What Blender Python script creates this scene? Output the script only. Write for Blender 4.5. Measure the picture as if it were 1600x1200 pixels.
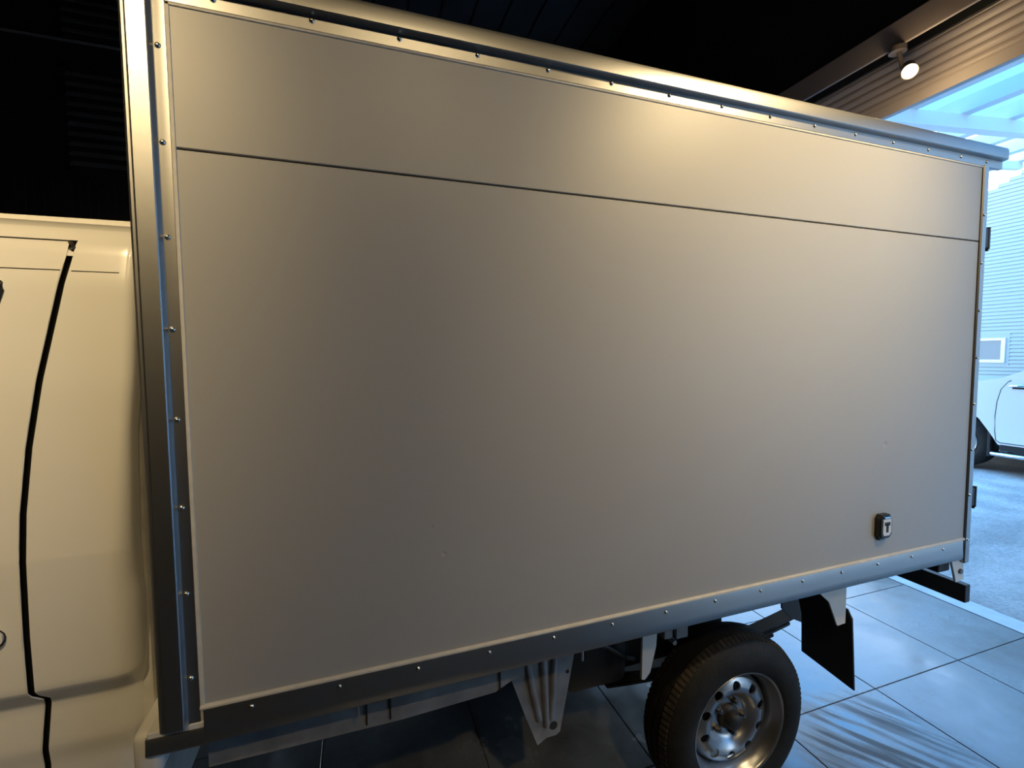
import bpy, bmesh, math, random
from mathutils import Vector, Matrix
for o in list(bpy.data.objects): bpy.data.objects.remove(o)
scene = bpy.context.scene
COL = scene.collection
PI = math.pi
random.seed(4)

# ------------------------------------------------------------------ camera
CAM = Vector((0.322, -1.071, 1.548))
pitch, roll, yaw, FPX = -0.06018, -0.00847, 0.32548, 714.63
fw = Vector((math.sin(yaw)*math.cos(pitch), math.cos(yaw)*math.cos(pitch), math.sin(pitch)))
rt = Vector((math.cos(yaw), -math.sin(yaw), 0.0)); up = rt.cross(fw)
r2 = rt*math.cos(roll) + up*math.sin(roll); u2 = -rt*math.sin(roll) + up*math.cos(roll)
cd = bpy.data.cameras.new('camera'); cam = bpy.data.objects.new('camera', cd); COL.objects.link(cam)
cd.sensor_fit = 'HORIZONTAL'; cd.sensor_width = 36.0; cd.lens = FPX/1600*36.0
cd.clip_start = 0.02; cd.clip_end = 300
cam.matrix_world = Matrix(((r2.x, u2.x, -fw.x, CAM.x), (r2.y, u2.y, -fw.y, CAM.y), (r2.z, u2.z, -fw.z, CAM.z), (0, 0, 0, 1)))
scene.camera = cam
vs = scene.view_settings
vs.view_transform = 'Standard'; vs.look = 'None'; vs.gamma = 1.0; vs.use_curve_mapping = False
vs.exposure = 0.0

# ------------------------------------------------------------------ world: bright hazy sky, whiter at the horizon
w = bpy.data.worlds.new('sky'); scene.world = w; w.use_nodes = True
nt = w.node_tree; nt.nodes.clear()
wo = nt.nodes.new('ShaderNodeOutputWorld'); bg = nt.nodes.new('ShaderNodeBackground')
tc = nt.nodes.new('ShaderNodeTexCoord'); sp = nt.nodes.new('ShaderNodeSeparateXYZ'); cr = nt.nodes.new('ShaderNodeValToRGB')
nt.links.new(tc.outputs['Generated'], sp.inputs[0]); nt.links.new(sp.outputs['Z'], cr.inputs[0])
cr.color_ramp.elements[0].position = 0.0; cr.color_ramp.elements[0].color = (0.80, 0.93, 1.0, 1)
cr.color_ramp.elements[1].position = 0.56; cr.color_ramp.elements[1].color = (0.10, 0.43, 1.0, 1)
e = cr.color_ramp.elements.new(0.30); e.color = (0.74, 0.89, 1.0, 1)
nt.links.new(cr.outputs[0], bg.inputs[0]); bg.inputs[1].default_value = 5.5
nt.links.new(bg.outputs[0], wo.inputs[0])

LAMP_COL = (1.0, 0.74, 0.38)
def aim_matrix(loc, target):
    d = (Vector(target) - Vector(loc)).normalized()
    return Matrix.Translation(Vector(loc)) @ d.to_track_quat('-Z', 'Y').to_matrix().to_4x4()
# three spot lamps and, last, an added fill lamp: position, aimed-at point, watts, cone
SPOTS = [((3.44, 0.82, 3.20), (0.6, -1.2, 0.6), 5.0, 180),
         ((1.98, -1.10, 3.02), (1.72, 0.0, 2.06), 158, 77),
         ((-0.70, -1.95, 3.38), (-1.00, 0.0, 2.14), 372, 67),
         ((0.75, -2.70, 3.60), (0.95, 0.0, 1.4), 84, 88)]

# ------------------------------------------------------------------ materials
MATS = {}
def mat(name, color, rough=0.5, metal=0.0, noise=None, bump=None, coat=0.0, emit=None, trans=None, spec=0.5):
    """principled material; noise=(scale, amount) mottles the colour, bump=(scale, strength) adds fine relief"""
    m = bpy.data.materials.new(name); m.use_nodes = True
    t = m.node_tree; b = t.nodes['Principled BSDF']
    b.inputs['Base Color'].default_value = (*color, 1); b.inputs['Roughness'].default_value = rough
    b.inputs['Metallic'].default_value = metal; b.inputs['Coat Weight'].default_value = coat
    b.inputs['Coat Roughness'].default_value = 0.08; b.inputs['Specular IOR Level'].default_value = spec
    if emit:
        b.inputs['Emission Color'].default_value = (*emit[0], 1); b.inputs['Emission Strength'].default_value = emit[1]
    if trans: b.inputs['Transmission Weight'].default_value = trans
    g = t.nodes.new('ShaderNodeNewGeometry')
    if noise:
        n = t.nodes.new('ShaderNodeTexNoise'); n.inputs['Scale'].default_value = noise[0]; n.inputs['Detail'].default_value = 6
        t.links.new(g.outputs['Position'], n.inputs['Vector'])
        r = t.nodes.new('ShaderNodeValToRGB')
        a = noise[1]
        r.color_ramp.elements[0].position = 0.3; r.color_ramp.elements[1].position = 0.7
        r.color_ramp.elements[0].color = (*[c*(1-a) for c in color], 1)
        r.color_ramp.elements[1].color = (*[min(1, c*(1+a)) for c in color], 1)
        t.links.new(n.outputs['Fac'], r.inputs[0]); t.links.new(r.outputs[0], b.inputs['Base Color'])
    if bump:
        n2 = t.nodes.new('ShaderNodeTexNoise'); n2.inputs['Scale'].default_value = bump[0]; n2.inputs['Detail'].default_value = 4
        t.links.new(g.outputs['Position'], n2.inputs['Vector'])
        bp = t.nodes.new('ShaderNodeBump'); bp.inputs['Strength'].default_value = bump[1]; bp.inputs['Distance'].default_value = 0.01
        t.links.new(n2.outputs['Fac'], bp.inputs['Height']); t.links.new(bp.outputs[0], b.inputs['Normal'])
    MATS[name] = m
    return m

mat('panel_paint', (0.42, 0.417, 0.412), 0.44, 0.07, noise=(1.3, 0.02), bump=(2.2, 0.02), spec=0.35)
mat('panel_edge', (0.62, 0.60, 0.56), 0.5)
mat('aluminium', (0.37, 0.37, 0.37), 0.40, 1.0, bump=(40, 0.015))
mat('sealant', (0.62, 0.59, 0.54), 0.55, noise=(30, 0.08))
mat('rivet_steel', (0.7, 0.69, 0.66), 0.22, 1.0)
mat('joint_dark', (0.02, 0.02, 0.02), 0.8)
mat('cab_paint', (0.74, 0.73, 0.70), 0.25, coat=1.0, bump=(3, 0.008))
mat('cab_inner', (0.60, 0.585, 0.54), 0.5, noise=(18, 0.12))
mat('rubber', (0.016, 0.016, 0.016), 0.55)
mat('tyre_rubber', (0.012, 0.011, 0.010), 0.7, spec=0.3, noise=(25, 0.35), bump=(120, 0.15))
mat('tread_dust', (0.044, 0.036, 0.029), 0.8, noise=(30, 0.5), spec=0.2)
mat('rim_steel', (0.36, 0.37, 0.39), 0.30, 0.9)
mat('hub_iron', (0.05, 0.045, 0.042), 0.5, 0.6, noise=(40, 0.4))
mat('nut_steel', (0.16, 0.15, 0.145), 0.35, 0.9)
mat('chassis_black', (0.012, 0.012, 0.013), 0.5)
mat('under_paint', (0.24, 0.24, 0.25), 0.5, noise=(14, 0.25))
mat('box_white', (0.65, 0.64, 0.62), 0.45)
mat('glass_dark', (0.05, 0.035, 0.03), 0.05, coat=1.0)
mat('black_plastic', (0.012, 0.012, 0.013), 0.35)
mat('white_plastic', (0.75, 0.75, 0.76), 0.3)
mat('lamp_orange', (0.8, 0.25, 0.02), 0.2)
mat('lamp_red', (0.5, 0.02, 0.02), 0.2)
mat('lamp_clear', (0.7, 0.72, 0.75), 0.1)
mat('wall_black', (0.010, 0.008, 0.008), 0.55, noise=(3, 0.3))
mat('ceiling_black', (0.020, 0.018, 0.018), 0.5, noise=(2, 0.3))
mat('louver_black', (0.15, 0.125, 0.11), 0.45)
mat('beam_taupe', (0.33, 0.27, 0.26), 0.55)
mat('shutter_taupe', (0.54, 0.455, 0.43), 0.45)
mat('grout', (0.10, 0.10, 0.105), 0.8)
mat('concrete_strip', (0.62, 0.63, 0.64), 0.7, noise=(9, 0.12))
mat('siding', (0.36, 0.42, 0.43), 0.5)
mat('window_white', (0.85, 0.87, 0.87), 0.4)
mat('window_glass', (0.07, 0.15, 0.20), 0.06, coat=0.5)
mat('canopy_white', (0.80, 0.82, 0.83), 0.5)
mat('car_white', (0.80, 0.82, 0.83), 0.18, coat=0.8)
mat('chrome', (0.8, 0.8, 0.8), 0.08, 1.0)
mat('lamp_body', (0.10, 0.08, 0.07), 0.4)
mat('lamp_face', (1.0, 0.9, 0.7), 0.4, emit=((1.0, 0.80, 0.50), 55.0))
mat('roof_sheet', (0.55, 0.78, 0.86), 0.35)
# translucent roofing: let daylight through
t = MATS['roof_sheet'].node_tree
tr = t.nodes.new('ShaderNodeBsdfTranslucent'); tr.inputs[0].default_value = (0.78, 0.92, 0.96, 1)
mx = t.nodes.new('ShaderNodeMixShader'); mx.inputs[0].default_value = 0.75
t.links.new(t.nodes['Principled BSDF'].outputs[0], mx.inputs[1]); t.links.new(tr.outputs[0], mx.inputs[2])
t.links.new(mx.outputs[0], t.nodes['Material Output'].inputs[0])

def panel_dents():
    """four small dents in the side sheet, as fine relief of the paint"""
    t = MATS['panel_paint'].node_tree; b = t.nodes['Principled BSDF']
    g = t.nodes.new('ShaderNodeNewGeometry'); last = None
    for (x, z, r) in ((2.045, 1.232, 0.016), (2.43, 1.213, 0.010), (0.508, 1.075, 0.008), (0.48, 1.145, 0.006), (2.33, 1.27, 0.006)):
        d = t.nodes.new('ShaderNodeVectorMath'); d.operation = 'DISTANCE'; d.inputs[1].default_value = (x, 0.0, z)
        t.links.new(g.outputs['Position'], d.inputs[0])
        mr = t.nodes.new('ShaderNodeMapRange'); mr.interpolation_type = 'SMOOTHSTEP'
        mr.inputs[1].default_value = 0; mr.inputs[2].default_value = r; mr.inputs[3].default_value = -0.35*r/0.01; mr.inputs[4].default_value = 0
        t.links.new(d.outputs['Value'], mr.inputs[0])
        if last is None: last = mr.outputs[0]
        else:
            a = t.nodes.new('ShaderNodeMath'); a.operation = 'ADD'
            t.links.new(last, a.inputs[0]); t.links.new(mr.outputs[0], a.inputs[1]); last = a.outputs[0]
    old = [n for n in t.nodes if n.type == 'BUMP'][0]
    bp = t.nodes.new('ShaderNodeBump'); bp.inputs['Strength'].default_value = 1.0; bp.inputs['Distance'].default_value = 0.0035
    t.links.new(last, bp.inputs['Height']); t.links.new(old.outputs[0], bp.inputs['Normal']); t.links.new(bp.outputs[0], b.inputs['Normal'])
panel_dents()

def floor_material():
    """polished pale tile, with cloudy wear and dark smeared streaks left by dirty wheels"""
    m = bpy.data.materials.new('floor_tile'); m.use_nodes = True; t = m.node_tree; b = t.nodes['Principled BSDF']
    N = t.nodes.new; L = t.links.new
    g = N('ShaderNodeNewGeometry')
    n1 = N('ShaderNodeTexNoise'); n1.inputs['Scale'].default_value = 2.6; n1.inputs['Detail'].default_value = 7; n1.inputs['Roughness'].default_value = 0.62
    L(g.outputs['Position'], n1.inputs['Vector'])
    r1 = N('ShaderNodeValToRGB'); r1.color_ramp.elements[0].position = 0.32; r1.color_ramp.elements[1].position = 0.70
    r1.color_ramp.elements[0].color = (0.095, 0.094, 0.092, 1); r1.color_ramp.elements[1].color = (0.22, 0.217, 0.208, 1)
    L(n1.outputs['Fac'], r1.inputs[0])
    # streaks: noise stretched along the wheel path, only within a patch behind the rear wheel
    mp = N('ShaderNodeMapping'); mp.vector_type = 'TEXTURE'; mp.inputs['Rotation'].default_value = (0, 0, math.radians(-60)); mp.inputs['Scale'].default_value = (0.42, 0.045, 1)
    L(g.outputs['Position'], mp.inputs['Vector'])
    n2 = N('ShaderNodeTexNoise'); n2.inputs['Scale'].default_value = 1.0; n2.inputs['Detail'].default_value = 4
    L(mp.outputs[0], n2.inputs['Vector'])
    r2_ = N('ShaderNodeValToRGB'); r2_.color_ramp.elements[0].position = 0.44; r2_.color_ramp.elements[1].position = 0.60
    L(n2.outputs['Fac'], r2_.inputs[0])
    d = N('ShaderNodeVectorMath'); d.operation = 'DISTANCE'; d.inputs[1].default_value = (2.24, 0.03, 0.0)
    L(g.outputs['Position'], d.inputs[0])
    mr = N('ShaderNodeMapRange'); mr.interpolation_type = 'SMOOTHSTEP'
    mr.inputs[1].default_value = 0.22; mr.inputs[2].default_value = 0.42; mr.inputs[3].default_value = 0.9; mr.inputs[4].default_value = 0
    L(d.outputs['Value'], mr.inputs[0])
    mu = N('ShaderNodeMath'); mu.operation = 'MULTIPLY'; L(r2_.outputs[0], mu.inputs[0]); L(mr.outputs[0], mu.inputs[1])
    mix = N('ShaderNodeMix'); mix.data_type = 'RGBA'; mix.inputs['B'].default_value = (0.035, 0.034, 0.036, 1)
    L(mu.outputs[0], mix.inputs['Factor']); L(r1.outputs[0], mix.inputs['A']); L(mix.outputs['Result'], b.inputs['Base Color'])
    r3 = N('ShaderNodeMapRange'); r3.inputs[1].default_value = 0.35; r3.inputs[2].default_value = 0.7; r3.inputs[3].default_value = 0.10; r3.inputs[4].default_value = 0.34
    L(n1.outputs['Fac'], r3.inputs[0])
    ra = N('ShaderNodeMath'); ra.operation = 'MULTIPLY_ADD'; ra.inputs[1].default_value = 0.45
    L(mu.outputs[0], ra.inputs[0]); L(r3.outputs[0], ra.inputs[2]); L(ra.outputs[0], b.inputs['Roughness'])
    b.inputs['Specular IOR Level'].default_value = 0.5; b.inputs['IOR'].default_value = 1.85
    MATS['floor_tile'] = m
floor_material()

def ground_material():
    m = bpy.data.materials.new('asphalt'); m.use_nodes = True; t = m.node_tree; b = t.nodes['Principled BSDF']
    N = t.nodes.new; L = t.links.new; g = N('ShaderNodeNewGeometry')
    n1 = N('ShaderNodeTexNoise'); n1.inputs['Scale'].default_value = 38; n1.inputs['Detail'].default_value = 8; n1.inputs['Roughness'].default_value = 0.75
    n2 = N('ShaderNodeTexNoise'); n2.inputs['Scale'].default_value = 2.0; n2.inputs['Detail'].default_value = 4
    L(g.outputs['Position'], n1.inputs['Vector']); L(g.outputs['Position'], n2.inputs['Vector'])
    a = N('ShaderNodeMath'); a.operation = 'ADD'; L(n1.outputs['Fac'], a.inputs[0]); L(n2.outputs['Fac'], a.inputs[1])
    r = N('ShaderNodeValToRGB'); r.color_ramp.elements[0].position = 0.40; r.color_ramp.elements[1].position = 0.62
    h = N('ShaderNodeMath'); h.operation = 'MULTIPLY'; h.inputs[1].default_value = 0.5; L(a.outputs[0], h.inputs[0]); L(h.outputs[0], r.inputs[0])
    r.color_ramp.elements[0].color = (0.36, 0.35, 0.34, 1); r.color_ramp.elements[1].color = (0.72, 0.70, 0.67, 1)
    L(r.outputs[0], b.inputs['Base Color']); b.inputs['Roughness'].default_value = 0.9
    bp = N('ShaderNodeBump'); bp.inputs['Strength'].default_value = 0.9; bp.inputs['Distance'].default_value = 0.02
    L(n1.outputs['Fac'], bp.inputs['Height']); L(bp.outputs[0], b.inputs['Normal'])
    MATS['asphalt'] = m
ground_material()

# ------------------------------------------------------------------ mesh helpers
class MB:
    def __init__(s): s.bm = bmesh.new()
    def box(s, x0, x1, y0, y1, z0, z1, bevel=0.0, seg=2):
        b2 = bmesh.new()
        bmesh.ops.create_cube(b2, size=1.0)
        for v in b2.verts:
            v.co = Vector((x0 + (v.co.x+.5)*(x1-x0), y0 + (v.co.y+.5)*(y1-y0), z0 + (v.co.z+.5)*(z1-z0)))
        if bevel > 0: bmesh.ops.bevel(b2, geom=b2.edges[:], offset=bevel, segments=seg, profile=0.5, affect='EDGES')
        s.add(b2); return s
    def add(s, b2, M=None):
        me = bpy.data.meshes.new('tmp'); b2.to_mesh(me); b2.free()
        if M: me.transform(M)
        s.bm.from_mesh(me); bpy.data.meshes.remove(me)
    def prism(s, pts, axis, a, b, closed=True):
        """pts: 2D outline in the other two axes (x: (y,z); y: (x,z); z: (x,y)), extruded from a to b"""
        def P(u, v, t): return {'x': (t, u, v), 'y': (u, t, v), 'z': (u, v, t)}[axis]
        A = [s.bm.verts.new(P(u, v, a)) for u, v in pts]; B = [s.bm.verts.new(P(u, v, b)) for u, v in pts]
        n = len(pts)
        for i in range(n if closed else n-1):
            j = (i+1) % n; s.bm.faces.new((A[i], A[j], B[j], B[i]))
        if closed:
            s.bm.faces.new(A[::-1]); s.bm.faces.new(B)
        return s
    def grid(s, rows):
        V = [[s.bm.verts.new(p) for p in row] for row in rows]
        for i in range(len(V)-1):
            for j in range(len(V[i])-1): s.bm.faces.new((V[i][j], V[i][j+1], V[i+1][j+1], V[i+1][j]))
        return s
    def lathe(s, prof, n=48, axis='y', c=(0, 0, 0), close=False):
        """prof: list of (radius, height along axis)"""
        rings = []
        for (r, h) in prof:
            ring = []
            for k in range(n):
                a = 2*PI*k/n; u, v = r*math.cos(a), r*math.sin(a)
                q = {'y': (u, h, v), 'z': (u, v, h), 'x': (h, u, v)}[axis]
                ring.append(s.bm.verts.new((q[0]+c[0], q[1]+c[1], q[2]+c[2])))
            rings.append(ring)
        m = len(rings)
        for i in range(m if close else m-1):
            A, B = rings[i], rings[(i+1) % m]
            for k in range(n): s.bm.faces.new((A[k], A[(k+1) % n], B[(k+1) % n], B[k]))
        if not close:
            for ring in (rings[0], rings[-1]):
                if (ring[0].co - ring[n//2].co).length > 1e-4: pass
        return s
    def cyl(s, p0, p1, r, n=12, r1=None):
        p0, p1 = Vector(p0), Vector(p1); d = p1-p0
        M = Matrix.Translation((p0+p1)/2) @ d.to_track_quat('Z', 'Y').to_matrix().to_4x4()
        b2 = bmesh.new(); bmesh.ops.create_cone(b2, cap_ends=True, segments=n, radius1=r, radius2=r if r1 is None else r1, depth=d.length)
        s.add(b2, M); return s
    def tube(s, pts, r, n=8):
        pts = [Vector(p) for p in pts]; rings = []
        for i, p in enumerate(pts):
            d = (pts[min(i+1, len(pts)-1)] - pts[max(i-1, 0)]).normalized()
            q = d.to_track_quat('Z', 'Y'); a, b = q @ Vector((1, 0, 0)), q @ Vector((0, 1, 0))
            rings.append([s.bm.verts.new(p + a*r*math.cos(2*PI*k/n) + b*r*math.sin(2*PI*k/n)) for k in range(n)])
        for i in range(len(rings)-1):
            for k in range(n): s.bm.faces.new((rings[i][k], rings[i][(k+1) % n], rings[i+1][(k+1) % n], rings[i+1][k]))
        s.bm.faces.new(rings[0][::-1]); s.bm.faces.new(rings[-1]); return s
    def build(s, name, m, parent=None, loc=None, smooth=None):
        bmesh.ops.recalc_face_normals(s.bm, faces=s.bm.faces)
        me = bpy.data.meshes.new(name); s.bm.to_mesh(me); s.bm.free()
        me.materials.append(MATS[m])
        if smooth is not None:
            for p in me.polygons: p.use_smooth = True
            me.set_sharp_from_angle(angle=math.radians(smooth))
        return link(name, me, parent, loc)
def link(name, me, parent=None, loc=None, rot=None):
    o = bpy.data.objects.new(name, me); COL.objects.link(o)
    if parent is not None:
        o.parent = parent
        if parent.type == 'EMPTY': o.matrix_parent_inverse = Matrix.Translation(-parent.location)
    if loc is not None: o.location = loc
    if rot is not None: o.rotation_euler = rot
    return o
def thing(name, label, cat, loc=(0, 0, 0), group=None):
    o = bpy.data.objects.new(name, None); COL.objects.link(o); o.location = loc; o.empty_display_size = 0.1
    o['label'] = label; o['category'] = cat
    if group: o['group'] = group
    return o
def structure(o, label=None, cat=None):
    o['kind'] = 'structure'
    if label: o['label'] = label
    if cat: o['category'] = cat
    return o
def solid(o, t, offset=-1):
    md = o.modifiers.new('thickness', 'SOLIDIFY'); md.thickness = t; md.offset = offset; return o

# ================================================================== the hall
RX0, RX1, RY0, RY1, RZ = -6.0, 3.75, -6.0, 5.0, 5.45
OPEN_Y = -3.1                              # unseen right-hand jamb, added to cut daylight on the box panel
fl = structure(MB().box(RX0, RX1, RY0, RY1, -0.30, -0.006).build('floor', 'grout'), 'polished pale grey floor tiles under the box truck', 'floor')
tile_me = None
TP = 0.60; JX, JY = 2.55, 0.315
n = 0
for i in range(-7, 2):
    for j in range(-7, 6):
        x0, y0 = JX + i*TP, JY + j*TP
        if x0 + TP > RX1 + 0.01 or y0 + TP > RY1: continue
        if tile_me is None:
            o = MB().box(0.002, TP-0.002, 0.002, TP-0.002, -0.012, 0.0, 0.0015, 1).build('tile', 'floor_tile', fl, (x0, y0, 0)); tile_me = o.data
        else: link('tile', tile_me, fl, (x0, y0, 0))
# the rest of the floor, too far in the dark to tell tiles apart
b = MB(); xe = JX - 7*TP; ye = JY - 7*TP; yf = JY + 6*TP
b.box(RX0, xe, RY0, RY1, -0.012, 0); b.box(xe, RX1, RY0, ye, -0.012, 0); b.box(xe, RX1, yf, RY1, -0.012, 0)
o = b.build('distant_tiles', 'floor_tile', fl); o['kind'] = 'stuff'
structure(MB().box(3.75, 3.90, RY0, RY1, -0.3, 0.004, 0.004).build('trim_1', 'concrete_strip'), 'pale concrete sill strip between tiles and yard', 'threshold')

wf = structure(MB().box(RX0-0.2, RX1, RY1, RY1+0.2, 0, RZ+.4).build('wall_far', 'wall_black'), 'black clad wall behind the truck cab', 'wall')
b = MB(); x = RX0
while x < 1.0:
    b.box(x, x+0.035, RY1-0.014, RY1+0.001, 0, 3.42); x += 0.075
o = b.build('cladding_ribs', 'wall_black', wf); o['kind'] = 'stuff'
MB().box(RX0, RX1, RY1-0.03, RY1+0.01, 4.797, 4.815, 0.004, 1).build('ledge', 'louver_black', wf)
def louver(x0, x1, z0, z1, nsl, label):
    r = thing('louver_vent', label, 'vent', ((x0+x1)/2, RY1, z0), 'louvre vents in the black wall')
    b = MB()
    for (a, c, d, e_) in ((x0-.04, x0, z0-.04, z1+.04), (x1, x1+.04, z0-.04, z1+.04), (x0-.04, x1+.04, z0-.04, z0), (x0-.04, x1+.04, z1, z1+.04)):
        b.box(a, c, RY1-0.03, RY1+0.01, d, e_)
    b.build('vent_frame', 'wall_black', r)
    dz = (z1-z0)/nsl
    sl = MB().prism([(RY1-0.06, 0), (RY1-0.052, 0), (RY1-0.004, dz*0.62), (RY1-0.012, dz*0.62)], 'x', x0, x1).build('slat', 'louver_black', r, (0, 0, z0))
    for k in range(1, nsl): link('slat', sl.data, r, (0, 0, z0 + k*dz))
louver(-2.42, -0.75, 3.55, 4.54, 10, 'black louvre vent above the cab, below the ledge')
louver(-2.42, -0.75, 4.87, 5.37, 5, 'black louvre vent above the ledge, topmost')
structure(MB().box(RX0-0.2, RX0, RY0, RY1, 0, RZ+.4).build('wall_front', 'wall_black'), 'dark end wall ahead of the truck', 'wall')
structure(MB().box(RX0-0.2, RX1, RY0-0.2, RY0, 0, RZ+.4).build('wall_near', 'wall_black'), 'dark side wall behind the viewer', 'wall')
structure(MB().box(3.50, 3.70, RY0, RY1, 3.56, RZ+.4).box(3.50, 3.75, RY0, OPEN_Y, 0, 3.56).build('wall_rear', 'ceiling_black'), 'dark wall above the shutter opening', 'wall')  # lower box is the unseen jamb, placed to narrow the daylight
ce = structure(MB().box(RX0-0.2, RX1, RY0-0.2, RY1+0.2, RZ+0.03, RZ+0.25).build('ceiling', 'ceiling_black'), 'black boarded ceiling over the truck', 'ceiling')
bo = None
for k in range(26):
    x = 3.48 - 0.36*(k+1)
    if bo is None: bo = MB().box(0.012, 0.348, RY0, RY1, RZ, RZ+0.035, 0.006, 1).build('ceiling_board', 'ceiling_black', ce, (x, 0, 0))
    else: link('ceiling_board', bo.data, ce, (x, 0, 0))
structure(MB().box(3.45, 3.465, RY0, RY1, 3.385, 3.548, 0.008).build('trim_2', 'beam_taupe'), 'taupe painted beam across the top of the opening', 'beam')

# roller shutter, nearly raised: each slat its own part
sh = thing('roller_shutter', 'taupe ribbed roller shutter, nearly raised, at the bright opening', 'shutter', (3.74, -0.5, 3.13))
MB().box(3.715, 3.76, OPEN_Y+.01, RY1-.02, 3.128, 3.20, 0.004).build('bottom_bar', 'shutter_taupe', sh)
prof = [(0, 0)] + [(-0.014*math.sin(PI*k/8), 0.052*k/8+0.001) for k in range(1, 8)] + [(0, 0.054), (0.006, 0.054), (0.006, 0)]
so = None
for k in range(8):
    z = 3.20 + 0.055*k
    if so is None: so = MB().prism([(3.735+u, v) for u, v in prof], 'y', OPEN_Y+.01, RY1-.02).build('slat', 'shutter_taupe', sh, (0, 0, z), smooth=40)
    else: link('slat', so.data, sh, (0, 0, z))

MB().box(3.702, 3.714, OPEN_Y+.01, RY1-.02, 3.478, 3.555).build('gap_shade', 'rubber', sh)  # black strip standing in for the shaded gap under the beam
MB().box(3.700, 3.716, OPEN_Y+.01, RY1-.02, 3.470, 3.476).build('gap_lip', 'aluminium', sh)
# ------------------------------------------------------------------ spot lamps
def spot_lamp(k, loc, target, watts, cone, label, mount):
    M = aim_matrix(loc, target); loc = Vector(loc)
    r = thing('spot_lamp', label, 'lamp', loc, 'warm ceiling spot lamps')
    ax = (Vector(target)-loc).normalized()
    body = MB().lathe([(0.0, 0.13), (0.024, 0.128), (0.034, 0.115), (0.037, 0.0), (0.040, -0.004), (0.040, -0.012), (0.035, -0.012), (0.0335, 0.012), (0.0, 0.012)], 28, 'z').build('lamp_housing', 'lamp_body', r, smooth=35)
    face = MB().lathe([(0.0, 0.004), (0.02, 0.003), (0.033, 0.0), (0.033, 0.010), (0, 0.011)], 28, 'z').build('lamp_lens', 'lamp_face', r, smooth=35)
    for o in (body, face):
        o.matrix_parent_inverse = Matrix.Identity(4)
        o.matrix_basis = M.to_3x3().to_4x4()
    back = loc - ax*0.08
    m = Vector(mount)
    bb = MB(); bb.tube([back, back*0.5+Vector((m.x, m.y, back.z))*0.5, Vector((m.x, m.y, m.z))], 0.012, 8); bb.cyl(m, m-Vector((0, 0, 0.03)), 0.045, 20)
    bb.build('lamp_bracket', 'lamp_body', r)
    ld = bpy.data.lights.new('spot_light', 'SPOT' if cone < 170 else 'POINT'); ld.energy = watts; ld.color = LAMP_COL; ld.shadow_soft_size = 0.05
    if cone < 170: ld.spot_size = math.radians(cone); ld.spot_blend = 1.0
    lo = bpy.data.objects.new('spot_light', ld); COL.objects.link(lo); lo.parent = r
    lo.matrix_parent_inverse = Matrix.Identity(4); lo.matrix_basis = Matrix.Translation(ax*(0.02 if cone < 170 else 0.07)) @ M.to_3x3().to_4x4()
spot_lamp(0, *SPOTS[0], 'glowing warm spot lamp hanging from the taupe beam by the shutter', (3.458, 0.90, 3.385))
spot_lamp(1, *SPOTS[1], 'warm spot lamp on ceiling rod facing the rear of the box panel', (2.05, -1.25, RZ))
spot_lamp(3, *SPOTS[3], 'added warm fill lamp on ceiling rod facing the middle of the box panel', (0.78, -2.9, RZ))  # unseen fill, added to lift the dark middle of the panel
spot_lamp(2, *SPOTS[2], 'warm spot lamp on ceiling rod facing the truck cab', (-0.75, -2.15, RZ))

# ================================================================== the box truck
T = thing('box_truck', 'white cab light truck with a satin grey panelled cargo box on its back', 'truck', (1.5, 0.85, 0.0))
YB = 1.70                                  # far side of the box
zb = lambda x: 0.824 + 0.010*min(1, max(0, x/2.5))       # panel bottom edge
# --- box core and side sheets
MB().box(-0.06, 2.50, 0.012, YB-0.012, 0.80, 2.268).build('box_core', 'box_white', T)
def sheet(z0a, z0b, z1, y0, y1):
    b = MB(); P = [(-0.01, z0a), (2.51, z0b), (2.51, z1), (-0.01, z1)]
    b.prism(P, 'y', y0, y1)
    bmesh.ops.bevel(b.bm, geom=b.bm.edges[:], offset=0.0012, segments=1, affect='EDGES')
    return b
sheet(1.9585, 1.9585, 2.235, 0.0, 0.011).build('side_panel', 'panel_paint', T)
sheet(0.80, 0.815, 1.9545, 0.0005, 0.0115).build('side_panel', 'panel_paint', T)
sheet(0.80, 0.81, 2.235, YB-0.011, YB).build('side_panel', 'panel_paint', T)
MB().box(-0.005, 2.505, 0.0075, 0.0125, 1.94, 1.97).build('panel_joint', 'joint_dark', T)

# --- riveted aluminium extrusions
def rivet_mesh():
    b = MB().lathe([(0.0001, -0.0042), (0.0022, -0.0039), (0.0042, -0.0026), (0.0054, -0.0008), (0.0058, 0.0006), (0.0064, 0.0012)], 14, 'y')
    bmesh.ops.remove_doubles(b.bm, verts=b.bm.verts, dist=0.0003)
    o = b.build('rivet', 'rivet_steel', smooth=60); me = o.data; bpy.data.objects.remove(o); return me
rivet_me = rivet_mesh()
def rivets(parent, pts):
    for p in pts: link('rivet', rivet_me, parent, p)

post_prof = [(-0.006, 0.012), (-0.006, -0.004), (-0.0240, -0.0042), (-0.0265, -0.0056), (-0.0284, -0.0090), (-0.0294, -0.0135), (-0.0302, -0.0172), (-0.0320, -0.019), (-0.062, -0.019), (-0.066, -0.016),
             (-0.070, -0.0165), (-0.0745, -0.013), (-0.0765, -0.006), (-0.0765, 0.06), (-0.06, 0.06), (-0.06, 0.012)]
post = MB().prism(post_prof, 'z', 0.797, 2.292).build('front_corner_post', 'aluminium', T, smooth=30)
rivets(post, [(-0.0195, -0.004, 2.141 - 0.1782*k) for k in range(8)])
MB().prism([(-0.0065, -0.0025), (0.0005, -0.0025), (0.0015, 0.0005), (-0.0065, 0.0005)], 'z', 0.797, 2.225).build('vertical_bead', 'sealant', T)
# mirror post at the far side
MB().prism([(x, YB-y) for x, y in post_prof], 'z', 0.797, 2.292).build('front_corner_post', 'aluminium', T, smooth=30)

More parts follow.
